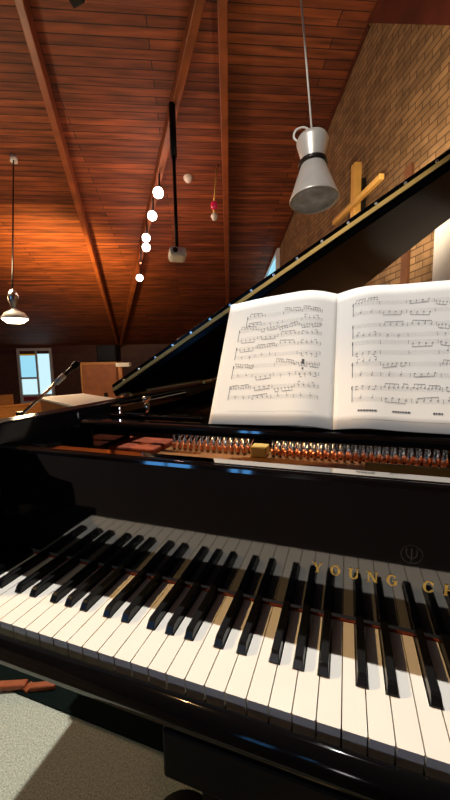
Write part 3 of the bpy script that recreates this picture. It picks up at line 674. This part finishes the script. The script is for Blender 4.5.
# ------------------------------------------------------------------ floor things
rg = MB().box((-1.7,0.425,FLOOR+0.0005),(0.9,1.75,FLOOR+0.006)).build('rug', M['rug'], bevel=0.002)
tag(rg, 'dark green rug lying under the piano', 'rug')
def fl(px, py, z=FLOOR+0.006): d = ray(px,py); return C3+d*((z-C3.z)/d.z)
p0 = fl(-6,689); p1 = fl(27,687); p2 = fl(31,690); p3 = fl(56,687.5)
oc = thing('orange_strip', 'orange-red wooden strip lying on the dark green rug left of the piano', 'wooden strip', (p1+p2)/2)
for a, b, w in ((p0,p1,0.026),(p2,p3,0.022)):
    part(MB().bar(a+Z*0.01,b+Z*0.01,w,0.018), 'strip_length', M['orange'], oc, bevel=0.004)
part(MB().bar(p1+Z*0.005,p2+Z*0.005,0.03,0.008), 'joint', M['orange'], oc)
bench = thing('piano_bench', 'black piano bench pushed in under the keyboard', 'bench', (0,0.31,FLOOR))
part(MB().box((-0.36,0.145,-0.372),(0.36,0.50,-0.275)), 'seat_frame', M['satin'], bench, bevel=0.006)
part(MB().box((-0.355,0.155,-0.2745),(0.355,0.495,-0.235)), 'cushion', M['satin'], bench, bevel=0.015, seg=3)
for x in (-0.30,0.30):
    for y in (0.25,0.45): part(MB().box((x-0.025,y-0.025,FLOOR+(0.0065 if y > 0.42 else 0.001)),(x+0.025,y+0.025,-0.3725)), 'leg', M['satin'], bench, bevel=0.004)
c9 = fl(182,838)
stool = MB().lathe([(0,0),(0.075,0),(0.085,0.006),(0.08,0.02),(0.05,0.03),(0,0.033)], Matrix.Translation((c9.x,c9.y,FLOOR+0.001)), 30).build('floor_cap', M['satin'])
tag(stool, 'round black floor socket cap on the carpet at the bottom edge', 'floor cap')

# ------------------------------------------------------------------ lights
def light(name, kind, loc, power, colr, size=0.1, target=None, angle=None, blend=0.3):
    l = bpy.data.lights.new(name, kind); l.energy = power; l.color = colr
    if kind in ('POINT','SPOT'): l.shadow_soft_size = size
    if kind == 'AREA': l.size = size
    if kind == 'SPOT': l.spot_size = math.radians(angle); l.spot_blend = blend
    o = bpy.data.objects.new(name, l); col.objects.link(o); o.location = loc
    if target is not None: o.rotation_euler = (Vector(target)-Vector(loc)).to_track_quat('-Z','Y').to_euler()
    return o
light('stage_light', 'SPOT', (-0.44,0.93,2.75), 330, (1,0.965,0.92), 0.02, (-0.40,1.09,0), 50, 0.06)
light('page_fill', 'SPOT', (-0.5,-1.7,2.3), 100, (1,0.95,0.88), 0.03, (0.02,0.42,0.36), 17, 0.25)  # added narrow spot that brightens only the open pages, no fixture
light('left_lamp', 'SPOT', (-3.0,0.12,2.35), 380, (1,0.62,0.27), 0.06, (-0.22,0.12,0.0), 17, 0.5)
light('wall_wash', 'SPOT', room(1.20,2.45,1.15), 70, (1,0.78,0.50), 0.08, room(WR,3.4,1.8), 150, 0.6)
light('pendant_fill', 'SPOT', room(-1.6,-0.8,2.9), 560, (1,0.93,0.84), 0.08, bot+Z*0.4, 19, 0.6)  # added spot aimed at the silver pendant to brighten it, no fixture
light('pendant_glow', 'POINT', c0-Z*0.28, 48, (1,0.66,0.30), 0.12)
light('front_fill', 'SPOT', room(-1.6,-2.4,0.30), 24, (0.97,0.88,0.92), 0.15, (-0.38,0.35,0.26), 30, 0.6)
light('carpet_fill', 'SPOT', room(-1.9,-0.2,1.5), 17, (1,0.95,0.58), 0.1, (-0.6,0.25,FLOOR), 24, 0.7)  # added dim spot, lifts the shaded carpet in place of ambient light
for c in (SP[0],SP[1],SP[3],SP[5]):
    light('spot_glow', 'POINT', c-CN*0.25, 12, (1,0.52,0.40), 0.08)
light('ceiling_glow', 'SPOT', on_plane(40,318,ceil_p-CN*2.0,CN), 900, (1,0.60,0.18), 0.2, on_plane(62,258,ceil_p,CN), 96, 1.0)
light('far_fill', 'POINT', room(-2.5,4.7,1.25), 70, (1,0.76,0.50), 0.2)  # added light that lifts the cabinet, table and far wall
light('nave_fill', 'POINT', room(-4.5,5.5,1.0), 40, (1,0.6,0.3), 0.3)  # added soft general light, stands in for other pendants
w = bpy.data.worlds.new('World'); bpy.context.scene.world = w; w.use_nodes = True
w.node_tree.nodes['Background'].inputs[0].default_value = (0.5,0.6,0.8,1); w.node_tree.nodes['Background'].inputs[1].default_value = 0.05

# ------------------------------------------------------------------ camera
cd = bpy.data.cameras.new('Camera'); cam = bpy.data.objects.new('Camera', cd); col.objects.link(cam)
cd.sensor_fit = 'VERTICAL'; cd.sensor_height = 24; cd.lens = F/800*24; cd.clip_start = 0.01; cd.clip_end = 200
u, b_ = -R1, -R2
cam.matrix_world = Matrix(((R0.x,u.x,b_.x,C3.x),(R0.y,u.y,b_.y,C3.y),(R0.z,u.z,b_.z,C3.z),(0,0,0,1)))
sc_ = bpy.context.scene; sc_.camera = cam
vs_ = sc_.view_settings; vs_.view_transform = 'Standard'; vs_.look = 'None'; vs_.gamma = 1; vs_.use_curve_mapping = False; vs_.exposure = 0.0
sc_.cycles.use_denoising = True
sc_.cycles.sample_clamp_indirect = 6.0
